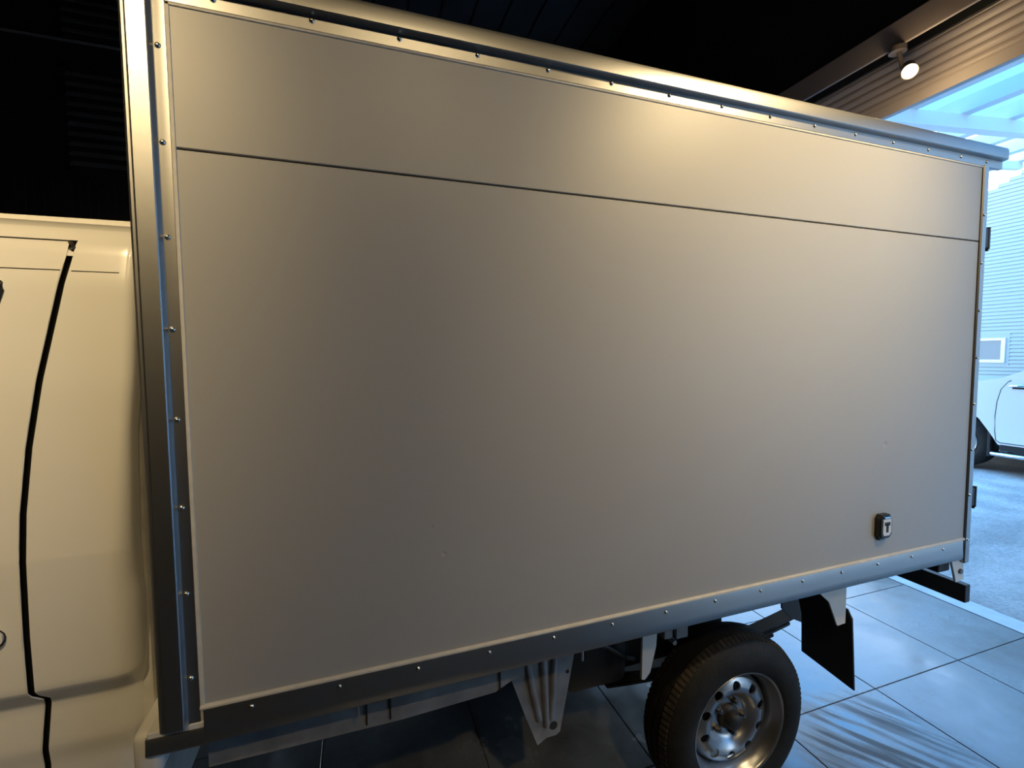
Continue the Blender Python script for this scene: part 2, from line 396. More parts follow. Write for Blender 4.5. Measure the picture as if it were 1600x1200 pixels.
top_prof = [(0.011, 2.226), (-0.0035, 2.226), (-0.0035, 2.2535), (-0.019, 2.2555), (-0.021, 2.258), (-0.021, 2.286), (-0.018, 2.296), (-0.010, 2.302), (0.0, 2.303), (0.06, 2.303), (0.06, 2.268), (0.011, 2.268)]
top = MB().prism(top_prof, 'x', -0.076, 2.612).build('top_rail', 'aluminium', T, smooth=30)
rivets(top, [(0.252 + 0.1765*k, -0.0035, 2.2445 - 0.0003*k) for k in range(13)] + [(2.518, -0.0035, 2.241), (0.0755, -0.0035, 2.245)])
MB().prism([(0.001, 2.219), (-0.0025, 2.221), (-0.0025, 2.2275), (0.001, 2.2275)], 'x', -0.005, 2.52).build('top_bead', 'sealant', T)
MB().prism([(YB-y, z) for y, z in top_prof], 'x', -0.076, 2.612).build('top_rail', 'aluminium', T, smooth=30)
MB().box(-0.075, 2.60, 0.03, YB-0.03, 2.275, 2.30, 0.004).build('roof_sheet', 'box_white', T)
MB().box(2.585, 2.612, 0.0, YB, 2.235, 2.30, 0.003).build('rear_top_rail', 'aluminium', T)

# bottom rail, folded lip under, rising a little to the rear
def skew(o, fn):
    for v in o.data.vertices: v.co = fn(v.co)
bot_prof = [(0.012, 0.823), (-0.006, 0.823), (-0.007, 0.820), (-0.008, 0.790), (-0.0095, 0.774), (-0.0095, 0.757), (-0.006, 0.748), (0.002, 0.743), (0.045, 0.742), (0.045, 0.747), (0.004, 0.748), (0.0, 0.752), (-0.003, 0.760), (0.0, 0.818), (0.012, 0.818)]
rise = lambda x: 0.012*max(0.0, min(1.0, (x+0.1)/2.6))
MB().prism([(y, 0.745+(z-0.745)*0.52) for y, z in bot_prof], 'x', -0.102, -0.0004).build('front_rail_end', 'aluminium', T, smooth=30)
bot = MB().prism(bot_prof, 'x', 0.0, 2.487).build('bottom_rail', 'aluminium', T, smooth=30)
skew(bot, lambda c: Vector((c.x, c.y, c.z + rise(c.x))))
rivets(bot, [(0.088 + 0.1755*k, -0.0072, 0.806 + rise(0.088+0.1755*k)) for k in range(14)])
bead = MB().prism([(0.001, 0.8215), (-0.0075, 0.8225), (-0.0075, 0.8265), (-0.003, 0.8295), (0.001, 0.8295)], 'x', -0.006, 2.50).build('bottom_bead', 'sealant', T)
skew(bead, lambda c: Vector((c.x, c.y, c.z + rise(c.x))))
MB().prism([(YB-y, z) for y, z in bot_prof], 'x', -0.106, 2.487).build('bottom_rail', 'aluminium', T, smooth=30)
# front sill under the corner post
MB().box(-0.130, -0.078, 0.0, YB, 0.695, 0.792, 0.016, 3).build('front_sill', 'box_white', T, smooth=40)
MB().box(-0.10, 0.003, -0.006, YB+.006, 0.776, 0.797, 0.003).build('sill_plate', 'box_white', T)

# rear post, doors and hinges
rp = MB().prism([(2.504, 0.012), (2.504, -0.002), (2.507, -0.006), (2.530, -0.006), (2.535, -0.002), (2.535, 0.06), (2.50, 0.06), (2.50, 0.012)], 'z', 0.742, 2.232).build('rear_corner_post', 'aluminium', T, smooth=30)
rivets(rp, [(2.514, -0.006, 2.050 - 0.1738*k) for k in range(8)])
MB().prism([(2.5012, -0.0015), (2.5045, -0.0015), (2.5045, 0.001), (2.5012, 0.001)], 'z', 0.835, 2.225).build('rear_seam', 'joint_dark', T)
MB().prism([(x, YB-y) for x, y in [(2.504, 0.012), (2.504, -0.006), (2.535, -0.006), (2.535, 0.06), (2.50, 0.06), (2.50, 0.012)]], 'z', 0.742, 2.232).build('rear_corner_post', 'aluminium', T)
for s in (0, 1):
    y0 = 0.03 + s*0.825
    dr = MB().box(2.530, 2.552, y0, y0+0.815, 0.80, 2.22, 0.004).build('rear_door', 'panel_paint', T)
    yl = 0.70 if s == 0 else 1.0
    b = MB(); b.cyl((2.575, yl, 0.78), (2.575, yl, 2.2), 0.012, 12)
    for z in (0.95, 1.5, 2.1): b.box(2.548, 2.585, yl-.03, yl+.03, z-.02, z+.02, .003)
    b.build('lock_rod', 'aluminium', dr)
def hinge(z, y, sgn):
    b = MB(); b.box(2.532, 2.562, min(y, y+sgn*.03), max(y, y+sgn*.03), z-0.036, z+0.036, 0.004)
    b.cyl((2.560, y+sgn*.006, z-0.040), (2.560, y+sgn*.006, z+0.040), 0.0085, 14)
    b.cyl((2.560, y+sgn*.006, z-0.047), (2.560, y+sgn*.006, z-0.040), 0.005, 10)
    b.build('hinge', 'black_plastic', T, smooth=40)
for z in (1.972, 0.995): hinge(z, -0.002, 1); hinge(z, YB+0.002, -1)
# bracket below the rear post
MB().prism([(2.452, 0.76), (2.525, 0.762), (2.533, 0.668), (2.486, 0.664), (2.478, 0.690)], 'y', 0.008, 0.016).build('rear_bracket', 'box_white', T)
b = MB(); b.cyl((2.508, 0.002, 0.705), (2.508, 0.012, 0.705), 0.010, 6); b.build('bracket_bolt', 'nut_steel', T)
MB().box(2.42, 2.49, 0.03, YB-0.03, 0.70, 0.79, 0.005).build('rear_cross_member', 'chassis_black', T)
for y in (0.5, 1.2): MB().prism([(2.40, 0.75), (2.46, 0.75), (2.66, 0.60), (2.66, 0.54), (2.60, 0.54), (2.40, 0.68)], 'y', y-.02, y+.02).build('bumper_arm', 'chassis_black', T)
MB().box(2.636, 2.668, 0.05, YB-0.05, 0.530, 0.604, 0.003).build('rear_bumper', 'chassis_black', T)

# side fitting near the rear: black chamfered housing, white face with a T
hx0, hx1, hz0, hz1, d = 2.006, 2.066, 0.908, 0.992, 0.020
sf = MB().prism([(hx0, hz0+.012), (hx0+.010, hz0), (hx1-.012, hz0), (hx1, hz0+.014), (hx1, hz1-.016), (hx1-.010, hz1), (hx0+.010, hz1), (hx0, hz1-.014)], 'y', -d, 0.001)
bmesh.ops.bevel(sf.bm, geom=[e for e in sf.bm.edges if all(v.co.y < -d+.001 for v in e.verts)], offset=0.004, segments=2, affect='EDGES')
sf = sf.build('side_fitting', 'black_plastic', T); sf['label'] = 'small black fitting with white face and a dark T'
MB().prism([(hx0+.011, hz0+.018), (hx0+.017, hz0+.012), (hx1-.017, hz0+.012), (hx1-.009, hz0+.022), (hx1-.009, hz1-.014), (hx0+.011, hz1-.014)], 'y', -d-.0015, -d+.002).build('face_plate', 'white_plastic', sf)
fc = (hx0+hx1)/2 + .001; ym = -d-.0015
b = MB(); b.box(fc-.013, fc+.013, ym-.0015, ym+.001, hz1-.036, hz1-.025); b.box(fc-.0045, fc+.0045, ym-.0015, ym+.001, hz0+.024, hz1-.030)
b.build('letter_t', 'black_plastic', sf)
MB().box(hx0+.014, hx1-.016, -d-.004, -d+.002, hz1-.012, hz1-.006, .001, 1).build('top_tab', 'chrome', sf)
MB().box(hx0+.014, hx1-.022, -.010, 0.001, hz0-.008, hz0+.002, .001, 1).build('lower_tab', 'nut_steel', sf)

# --- underbody
o = MB().prism([(-0.02, 0.628), (0.40, 0.624), (0.655, 0.634), (0.70, 0.655), (0.74, 0.662), (0.74, 0.76), (-0.02, 0.76)], 'y', 0.078, 0.082).build('under_sill', 'under_paint', T)
for x in (0.318, 0.375, 0.665): MB().box(x, x+0.004, 0.074, 0.079, 0.635, 0.76).build('sill_seam', 'chassis_black', T)
# ribbed tapered bracket
by = 0.150
br = MB().prism([(0.700, 0.76), (0.945, 0.76), (0.925, 0.62), (0.880, 0.40), (0.868, 0.392), (0.835, 0.392), (0.806, 0.376), (0.770, 0.47), (0.725, 0.60)], 'y', by, by+0.006)
br = br.build('ribbed_bracket', 'under_paint', T)
for (xa, xb_, z1) in ((0.765, 0.812, 0.455), (0.822, 0.835, 0.43), (0.862, 0.852, 0.45)):
    MB().tube([(xa, by, 0.70), ((xa+xb_)/2, by-0.002, 0.56), (xb_, by+0.002, z1)], 0.011, 8).build('rib', 'under_paint', br, smooth=60)
MB().cyl((0.905, by-.001, 0.585), (0.905, by+.002, 0.585), 0.006, 10).build('bolt_hole', 'joint_dark', br)
MB().cyl((0.858, by-.001, 0.425), (0.858, by+.002, 0.425), 0.013, 12).build('bolt_hole', 'joint_dark', br)
MB().prism([(1.172, 0.76), (1.232, 0.76), (1.222, 0.60), (1.200, 0.515), (1.180, 0.495), (1.168, 0.498)], 'y', 0.145, 0.155).build('white_bracket', 'box_white', T)
MB().prism([(1.06, 0.76), (1.172, 0.76), (1.170, 0.56), (1.12, 0.62)], 'y', 0.20, 0.206).build('rust_plate', 'hub_iron', T)
b = MB(); b.box(1.265, 1.300, 0.16, 0.20, 0.60, 0.66, .004); b.box(1.305, 1.352, 0.15, 0.165, 0.60, 0.655, .003); b.cyl((1.30, .15, .59), (1.30, .2, .59), .008, 8)
b.build('cable_clamp', 'under_paint', T)
MB().tube([(0.90, 0.17, 0.68), (0.98, 0.17, 0.655), (1.06, 0.18, 0.61), (1.14, 0.20, 0.545), (1.2, 0.24, 0.50)], 0.007, 8).build('brake_hose', 'rubber', T)
for x in (0.302, 0.886): MB().cyl((x, 0.015, 0.712), (x, 0.015, 0.742), 0.0035, 8).build('drain_pin', 'rivet_steel', T)
for y in (0.40, 1.24): MB().box(-1.30, 2.48, y, y+0.06, 0.57, 0.70, 0.006).build('chassis_rail', 'chassis_black', T)
for x in (0.1, 0.75, 1.25, 1.95, 2.3): MB().box(x, x+0.05, 0.18, YB-0.18, 0.69, 0.80, 0.004).build('cross_member', 'chassis_black', T)
MB().box(0.95, 1.18, 0.24, 0.42, 0.42, 0.66, 0.03).build('fuel_tank', 'chassis_black', T, smooth=40)
MB().box(0.15, 0.70, 0.50, 1.20, 0.30, 0.60, 0.05).build('gearbox_housing', 'chassis_black', T, smooth=40)
for y in (0.33, 1.32):
    for k in range(4):
        h = 0.62 - 0.09*k; z0 = 0.352 - 0.013*k
        pts = [(1.5 + h*(-1 + 2*i/12), z0 + 0.085*abs(-1 + 2*i/12)**1.6*(h/0.62)**2) for i in range(13)]
        P = pts + [(x, z+0.011) for x, z in pts[::-1]]
        MB().prism(P, 'y', y, y+0.06).build('leaf_spring', 'chassis_black', T)
    MB().prism([(1.95, 0.70), (2.20, 0.70), (2.18, 0.44), (2.10, 0.40), (2.02, 0.44), (1.97, 0.49)], 'y', y-.012, y-.004).build('spring_hanger', 'chassis_black', T)
    MB().prism([(0.80, 0.70), (0.95, 0.70), (0.92, 0.42), (0.86, 0.42)], 'y', y-.012, y-.004).build('spring_hanger', 'chassis_black', T)
MB().cyl((1.5, 0.2, 0.30), (1.5, YB-0.2, 0.30), 0.045, 20).build('rear_axle', 'chassis_black', T, smooth=40)
MB().lathe([(0.0, -.11), (.09, -.09), (.13, 0), (.09, .09), (0, .11)], 24, 'y', (1.5, .85, .30)).build('differential', 'chassis_black', T, smooth=50)
for s, y0 in ((1, 0.0), (-1, YB)):
    F = lambda y: y0 + s*y
    MB().prism([(F(.25), .345), (F(.042), .325), (F(.058), .585), (F(.075), .612), (F(.10), .615), (F(.16), .70), (F(.31), .70), (F(.255), .50)], 'x', 1.998, 2.004).build('mudflap', 'rubber', T)
    MB().prism([(1.80, .745), (1.985, .745), (1.985, .565), (1.945, .563), (1.90, .66)], 'y', min(F(.072), F(.078)), max(F(.072), F(.078))).build('flap_bracket', 'box_white', T)

MB().box(0.95, 1.60, 0.262, 0.268, 0.46, 0.80).build('daylight_shield', 'chassis_black', T)  # dark plate added to block daylight showing through behind the wheel
# --- wheels
R = 0.300
def tyre_mesh():
    W = 0.168; b = MB()
    half = [(0.176, 0.030), (0.186, 0.012), (0.200, 0.004), (0.225, -0.001), (0.248, 0.002), (0.268, 0.010), (0.281, 0.020), (0.289, 0.028), (0.2945, 0.038), (0.297, 0.048)]
    tread = []
    gx = [0.055, 0.085, 0.114]
    for g in gx: tread += [(0.2995, g-0.004), (0.293, g-0.003), (0.293, g+0.003), (0.2995, g+0.004)]
    prof = half + tread + [(r, W-h) for r, h in half[::-1]]
    b.lathe(prof, 96, 'y', close=True)
    return b
tb = tyre_mesh()
# sipes on both shoulders: shallow radial cuts between tread blocks
def rim_mesh():
    b = MB()
    # barrel and lip
    b.lathe([(0.190, 0.020), (0.1905, 0.013), (0.188, 0.009), (0.184, 0.010), (0.180, 0.017), (0.176, 0.028), (0.170, 0.034), (0.165, 0.050), (0.160, 0.075), (0.160, 0.13), (0.178, 0.145), (0.187, 0.155)], 72, 'y')
    # pressed disc with ten round holes, profile height as a function of radius
    P = [(0.163, 0.085), (0.156, 0.066), (0.146, 0.052), (0.132, 0.043), (0.118, 0.039), (0.100, 0.041), (0.086, 0.052), (0.076, 0.064), (0.068, 0.069), (0.045, 0.070), (0.030, 0.070)]
    def H(r):
        for (ra, ha), (rb, hb) in zip(P, P[1:]):
            if rb <= r <= ra: return ha + (hb-ha)*(ra-r)/(ra-rb)
        return P[0][1] if r > P[0][0] else P[-1][1]
    nh = 10; r0, r1, rc, rh = 0.097, 0.145, 0.121, 0.0165; M = 32
    def V(r, a, dh=0): return b.bm.verts.new((r*math.cos(a), H(r)+dh, r*math.sin(a)))
    for k in range(nh):
        ac = 2*PI*k/nh + math.radians(14); da = PI/nh
        rings = [[], [], [], []]
        for m in range(M):
            th = 2*PI*m/M; cu, cv = math.cos(th), math.sin(th)
            # square boundary in (r, angle) space
            f = 1/max(abs(cu), abs(cv)); su, sv = cu*f, cv*f
            ro, ao = (r0+r1)/2 + su*(r1-r0)/2, ac + sv*da
            ri, ai = rc + rh*cu, ac + rh*cv/rc
            rings[0].append(V(ro, ao)); rings[1].append(V((ro+ri)/2, (ao+ai)/2)); rings[2].append(V(ri, ai))
            rings[3].append(V(rc+(rh-.0012)*cu, ac+(rh-.0012)*cv/rc, 0.006))
        for A, B in zip(rings, rings[1:]):
            for m in range(M): b.bm.faces.new((A[m], A[(m+1) % M], B[(m+1) % M], B[m]))
    for lo, hi in ((r1, 0.163), (0.030, r0)):
        rr = [lo + (hi-lo)*i/14 for i in range(15)]
        b.lathe([(r, H(r)) for r in rr], 80, 'y')
    bmesh.ops.remove_doubles(b.bm, verts=b.bm.verts, dist=0.0004)
    return b
rim_o = rim_mesh().build('wheel', 'rim_steel', T, smooth=50)
rim_me = rim_o.data
tyre_o = tb.build('tyre', 'tyre_rubber', None, smooth=35); tyre_me = tyre_o.data; bpy.data.objects.remove(tyre_o)
b = MB()
for k in range(96):
    a = 2*PI*k/96
    for (h0, h1, sk) in ((0.026, 0.050, .42), (0.118, 0.142, -.42)):
        b2 = bmesh.new(); bmesh.ops.create_cube(b2, size=1.0)
        for v in b2.verts: v.co = Vector((v.co.x*0.0115, (h0+h1)/2 + v.co.y*(h1-h0), v.co.z*0.006 + sk*v.co.y*(h1-h0)))
        b.add(b2, Matrix.Rotation(-a, 4, 'Y') @ Matrix.Translation((0, 0, 0.2920)))
tb_o = b.build('tread_blocks', 'tread_dust'); tb_me = tb_o.data; bpy.data.objects.remove(tb_o)
hub_o = MB().lathe([(0.0, 0.028), (0.018, 0.028), (0.026, 0.032), (0.029, 0.040), (0.030, 0.056), (0.040, 0.060), (0.044, 0.068), (0.044, 0.10), (0.0, 0.10)], 32, 'y').build('hub', 'hub_iron', smooth=35); hub_me = hub_o.data; bpy.data.objects.remove(hub_o)
nut_o = MB().cyl((0, 0.054, 0), (0, 0.070, 0), 0.0105, 6, 0.012).cyl((0, 0.048, 0), (0, 0.055, 0), 0.006, 10).build('lug_nut', 'nut_steel'); nut_me = nut_o.data; bpy.data.objects.remove(nut_o)
drum_o = MB().lathe([(0.0, 0.085), (0.13, 0.085), (0.135, 0.09), (0.135, 0.16), (0.0, 0.16)], 40, 'y').build('brake_drum', 'chassis_black', smooth=35); drum_me = drum_o.data; bpy.data.objects.remove(drum_o)
def wheel_parts(wo):
    for nm, me in (('tyre', tyre_me), ('tread_blocks', tb_me), ('hub', hub_me), ('brake_drum', drum_me)): 
        o = link(nm, me, wo)
        if nm == 'tread_blocks': o['kind'] = 'stuff'
    for k in range(5):
        a = 2*PI*k/5 + math.radians(68)
        link('lug_nut', nut_me, wo, (0.057*math.cos(a), 0, 0.057*math.sin(a)))
rim_o.location = (1.505, 0.058, R); wheel_parts(rim_o)
for (x, y, rz) in ((1.505, YB-0.058, PI), (-0.86, 0.09, 0), (-0.86, YB-0.09, PI)):
    wo = link('wheel', rim_me, T, (x, y, R), (0, 0, rz)); wheel_parts(wo)

# --- cab
def interp(tab, z):
    if z <= tab[0][0]: return tab[0][1]
    for (a, fa), (b_, fb) in zip(tab, tab[1:]):
        if a <= z <= b_: return fa + (fb-fa)*(z-a)/(b_-a)
    return tab[-1][1]
YS = [(0.42, .125), (0.70, .108), (0.735, .100), (0.745, .0985), (0.838, .0965), (0.845, .094), (0.880, .070), (0.886, .0675), (1.148, .0560), (1.155, .0555), (1.50, .066), (1.70, .082), (1.78, .098), (1.815, .118), (1.835, .150), (1.848, .20), (1.857, .30)]
SEAM = [(0.42, -.335), (0.735, -.316), (0.846, -.303), (0.856, -.300), (0.872, -.312), (0.885, -.314), (1.00, -.312), (1.127, -.307), (1.25, -.301), (1.379, -.287), (1.515, -.265), (1.65, -.239), (1.724, -.225), (1.755, -.219), (1.79, -.214)]
REAR = [(0.42, -.190), (0.70, -.188), (0.90, -.184), (1.08, -.178), (1.17, -.168), (1.37, -.150), (1.50, -.138), (1.73, -.128), (1.83, -.122)]
CORN = [(0.42, .050), (1.05, .048), (1.17, .034), (1.40, .022), (1.83, .020)]
zs = sorted(set([round(0.42 + 0.02*i, 4) for i in range(72)] + [z for z, _ in YS] + [z for z, _ in SEAM if z < 1.857]))
zs = sorted([z for z in zs if z <= 1.857] + [0.638, 0.646, 1.7866])
SW = 0.0048
def arch_x(z, sgn):
    # edge of the front wheel arch at height z, ahead (-1) or behind (+1) of the wheel
    return -0.86 + sgn*math.sqrt(max(0.0, 0.345**2 - (z-0.30)**2)) if z < 0.645 else (-0.86 if sgn < 0 else -9)
def skin_rows(xa, xb, z0, z1, nx, turn_front=False, corner=False, turn_back=False, step=0.0):
    rows = []
    for z in zs:
        if z < z0-1e-6 or z > z1+1e-6: continue
        y = interp(YS, z) + step; a, b_ = xa(z), xb(z); row = []
        if turn_front: row += [(a, y+0.022, z), (a, y+0.002, z)]
        row += [(a + (b_-a)*i/nx + (0.0015 if turn_front and i == 0 else 0) - (0.0015 if turn_back and i == nx else 0), y, z) for i in range(nx+1)]
        if turn_back: row += [(b_, y+0.002, z), (b_, y+0.022, z)]
        if corner:
            r = interp(CORN, z)
            for k in range(1, 9):
                t_ = PI/2*k/8; row.append((b_ + r*math.sin(t_), y + r*(1-math.cos(t_)), z))
            row.append((b_+r, y+r+0.02, z)); 
        rows.append(row)
    return rows
cq = MB().grid(skin_rows(lambda z: interp(SEAM, z)+SW, lambda z: interp(REAR, z), 0.42, 1.79, 8, True, True))
cq.build('cab_quarter_panel', 'cab_paint', T, smooth=25)
cr_ = MB().grid(skin_rows(lambda z: -1.02, lambda z: interp(REAR, z), 1.79, 1.857, 24, False, True)); cr_.build('cab_roof_edge', 'cab_paint', T, smooth=40)
dr = MB().grid(skin_rows(lambda z: max(arch_x(z, 1), -0.98 if z > 1.1 else -1.02), lambda z: interp(SEAM, z)-SW, 0.42, 1.787, 16, False, False, False)).build('cab_door', 'cab_paint', T, smooth=25)
# bright turned edge of the door along the seam, and the seam bridge near its top
def sidey(z): return interp(YS, z)
b = MB(); b.tube([(interp(SEAM, z)-SW-0.0008, sidey(z)-0.0004, z) for z in zs if 0.45 <= z <= 1.74], 0.0016, 6); b.build('door_edge', 'cab_paint', dr, smooth=60)
b = MB().grid([[(interp(SEAM, z)-0.012, sidey(z)+0.0012, z), (interp(SEAM, z)+0.012, sidey(z)+0.0012, z)] for z in (1.757, 1.764, 1.770)]); b.build('seam_bridge', 'cab_paint', T)
# drip line across door and quarter: a thin dark rubber line in a groove
b = MB(); b.tube([(x, sidey(1.727+.0015*(x+.2)) - 0.0002, 1.727+.0015*(x+.2)) for x in [-1.0+0.04*i for i in range(20)] + [-0.232]], 0.0011, 6); b.build('drip_line', 'rubber', dr)
b = MB(); b.tube([(x, sidey(1.727) - 0.0002, 1.726) for x in (-.214, -.19, -.16, -.136)], 0.0011, 6); b.build('drip_line', 'rubber', T)
b = MB(); zt = 1.7885
b.tube([(x, sidey(zt)-.0002, zt) for x in [-1.0+0.04*i for i in range(20)]] + [(-.226, sidey(zt)-.0002, zt), (-.216, sidey(1.785), 1.785)], 0.0012, 6)
b.tube([(-.219, sidey(1.785), 1.7855), (-.2145, sidey(1.781), 1.781), (-.2125, sidey(1.775), 1.775), (-.216, sidey(1.769), 1.769)], 0.0042, 8); b.build('door_top_seal', 'rubber', T)
# dark cavity behind the seam
MB().grid([[(interp(SEAM, z)-0.03, sidey(z)+0.0215, z), (interp(SEAM, z)+0.03, sidey(z)+0.0215, z)] for z in zs if z < 1.80]).build('door_jamb', 'rubber', T)
# window glass with rubber surround (its rear upper corner just enters the frame)
WN = [(-.93, 1.20), (-.46, 1.20), (-.425, 1.35), (-.375, 1.53), (-.345, 1.62), (-.328, 1.660), (-.3215, 1.684), (-.323, 1.697), (-.330, 1.705), (-.342, 1.708), (-.80, 1.70), (-.83, 1.69)]
def poly3(pts, off): return [(x, sidey(z)+off, z) for x, z in pts]
b = MB(); b.tube(poly3(WN + [WN[0]], -0.001), 0.006, 8); b.build('window_seal', 'rubber', dr, smooth=60)
b = MB(); A = [b.bm.verts.new(p) for p in poly3(WN, -0.002)]; c0 = b.bm.verts.new((-.6, sidey(1.45)-.002, 1.45))
for i in range(len(A)): b.bm.faces.new((A[i], A[(i+1) % len(A)], c0))
solid(b.build('window_glass', 'glass_dark', dr), 0.004, 1)
# door handle: pale grip in a dark-rimmed recess
hz, hx = 1.010, -0.43
def oval(rx, rz, n=28): return [(hx + rx*math.copysign(abs(math.cos(2*PI*k/n))**0.75, math.cos(2*PI*k/n)), hz + rz*math.copysign(abs(math.sin(2*PI*k/n))**0.85, math.sin(2*PI*k/n))) for k in range(n)]
MB().prism(oval(.089, .030), 'y', sidey(hz)-.0015, sidey(hz)+.004).build('handle_recess', 'rubber', dr)
hb = MB().prism(oval(.0865, .0275), 'y', sidey(hz)-.014, sidey(hz)+.003)
bmesh.ops.bevel(hb.bm, geom=[e for e in hb.bm.edges if all(v.co.y < sidey(hz)-.013 for v in e.verts)], offset=0.007, segments=3, affect='EDGES')
hb.build('door_handle', 'cab_paint', dr, smooth=50)
# rear wall of the cab, roof, front and far side
MB().box(-0.160, -0.128, 0.115, 1.585, 0.45, 1.80, 0.006).build('cab_rear_wall', 'cab_inner', T)
b = MB().box(-0.1285, -0.1245, 0.128, 0.140, 0.55, 1.75)
for k in range(17): b.box(-0.1285, -0.1265, 0.13, 0.21, 0.60+0.065*k, 0.604+0.065*k)
b.build('rear_wall_flange', 'cab_inner', T)
MB().prism([(-0.108, 1.80), (-0.112, 1.862), (-0.13, 1.869), (-0.5, 1.866), (-0.95, 1.860), (-1.03, 1.845), (-1.0, 1.79)], 'y', 0.24, 1.46).build('cab_roof', 'cab_paint', T, smooth=40)
far = MB()
for (x0, x1) in ((-1.02, -0.14),): far.grid([[(x0, YB-sidey(z), z), (x1, YB-sidey(z), z)] for z in zs])
solid(far.build('cab_far_side', 'cab_paint', T, smooth=25), 0.02, -1)
XF = [(0.36, -1.47), (0.60, -1.505), (0.95, -1.50), (1.12, -1.42), (1.45, -1.24), (1.80, -1.05), (1.857, -1.02)]
rows = []
for z in zs:
    xf = interp(XF, z); y = sidey(z); xs = min(arch_x(z, -1), -0.9825 if z > 1.1 else -1.0225)
    near = [(xs + (xf+0.07-xs)*i/5, y, z) for i in range(6)] + [(xf + 0.07*(1-math.sin(PI/2*k/6)), y + 0.07*(1-math.cos(PI/2*k/6)), z) for k in range(1, 7)]
    rows.append(near + [(xf - 0.02, YB/2, z)] + [(p[0], YB-p[1], z) for p in near[::-1]])
solid(MB().grid(rows).build('cab_front', 'cab_paint', T, smooth=30), 0.01, -1)
MB().prism([(-1.035, 1.795), (-1.40, 1.165), (-1.44, 1.165), (-1.085, 1.795)], 'y', 0.22, YB-0.22).build('windscreen', 'glass_dark', T)
MB().box(-1.60, -1.48, 0.10, YB-0.10, 0.38, 0.60, 0.03, 3).build('front_bumper', 'cab_paint', T, smooth=40)
for y in (0.16, YB-0.36): MB().box(-1.53, -1.48, y, y+0.20, 0.72, 0.88, 0.02, 3).build('headlamp', 'lamp_clear', T, smooth=40)

# ================================================================== the yard outside
gr = structure(MB().box(3.90, 40, -30, 30, -0.3, -0.004).build('ground', 'asphalt'), 'rough pale asphalt yard outside the opening', 'ground')
# --- corrugated building
XB = 10.6
B = thing('clad_building', 'pale corrugated building across the yard, with a small window', 'building', (XB+2.5, 1.0, 0))
topz = lambda y: 4.50 - 0.44*(y-3.45)
pitch_ = 0.0625
yy0, yy1 = -9.0, 9.0
wx0, wy0, wy1, wz0, wz1 = XB-0.03, 3.55, 4.55, 1.375, 1.79      # window: frame outer
MB().prism([(yy0, 0), (yy1, 0), (yy1, topz(yy1)-.05), (-2.0, topz(-2.0)-.05), (yy0, topz(-2)-.05)], 'x', XB+0.02, XB+5).build('wall_core', 'siding', B)
me_cache = {}
def course(y0, y1, z):
    key = (round(y0, 2), round(y1, 2))
    if key not in me_cache:
        h = pitch_
        o = MB().prism([(XB+0.02, 0), (XB-0.012, 0), (XB-0.012, 0.008), (XB-0.002, h*0.75), (XB+0.004, h), (XB+0.02, h)], 'y', y0, y1).build('siding_course', 'siding', B, (0, 0, z))
        me_cache[key] = o.data; return o
    return link('siding_course', me_cache[key], B, (0, 0, z))
k = 0
while True:
    z = 0.05 + k*pitch_; k += 1
    ymax = min(yy1, 3.45 + (4.50 - z - pitch_)/0.44)
    if ymax < -1.5 or z > 6.4: break
    if 1.31 < z < 1.80:
        course(yy0, wy0-0.05, z)
        course(wy1+0.08, ymax, z)
    else: course(yy0, round(ymax, 2), z)
MB().box(XB-0.010, XB+0.02, wy0-0.05, wy1+0.08, 1.31, 1.865).build('window_flashing', 'siding', B)
wf_ = MB()
for (a, c, d_, e_) in ((wy0, wy0+.05, wz0, wz1), (wy1-.05, wy1, wz0, wz1), (wy0+.05, wy1-.05, wz1-.04, wz1), (wy0+.05, wy1-.05, wz0, wz0+.05)): wf_.box(wx0, XB+.01, a, c, d_, e_)
wf_o = wf_.build('window_frame', 'window_white', B)
MB().box(XB-0.013, XB-0.009, wy0+.04, wy1-.04, wz0+.04, wz1-.03).build('window_pane', 'window_glass', wf_o)

# --- parked pickup
CX = 8.05                                  # near flank of the car
C = thing('parked_pickup', 'white pickup parked in the yard in front of the corrugated building', 'car', (CX+0.9, 1.2, 0))
# flank outline in (y, z); the car faces -y; rear wheel at y = 2.82, front wheel at y = -0.4
def arch(yc, r=0.43, zc=0.36, n=14): return [(yc + r*math.cos(PI*k/n), zc + r*math.sin(PI*k/n)) for k in range(n+1)]
rear_y, front_y = 2.86, -0.50
out = [(3.95, 0.55), (3.98, 0.80), (3.95, 1.16), (2.66, 1.175), (2.47, 1.19), (2.40, 1.215), (2.22, 1.325), (2.06, 1.46), (1.96, 1.62), (1.80, 1.72), (0.80, 1.74), (0.55, 1.68), (-0.10, 1.20), (-1.05, 1.08), (-1.28, 0.95), (-1.32, 0.50), (-1.2, 0.36)]
low = [(front_y-0.43, 0.36)] + [(y, z) for y, z in arch(front_y)[::-1]] + [(front_y+0.43, 0.34), (2.40, 0.36)] + [(y, z) for y, z in [(2.44, 0.37), (2.52, 0.52), (2.62, 0.70), (2.74, 0.79), (2.90, 0.81), (3.08, 0.76), (3.20, 0.62), (3.27, 0.45)]]
bodyb = MB().prism(out + low, 'x', CX, CX+1.78)
ee = [e for e in bodyb.bm.edges if (abs(e.verts[0].co.x-e.verts[1].co.x) < 1e-5)]
bmesh.ops.bevel(bodyb.bm, geom=ee, offset=0.035, segments=3, affect='EDGES', clamp_overlap=True)
cb = bodyb.build('car_body', 'car_white', C, smooth=50)
def flank_line(pts, r=0.004): return MB().tube([(CX-0.0005, y, z) for y, z in pts], r, 6)
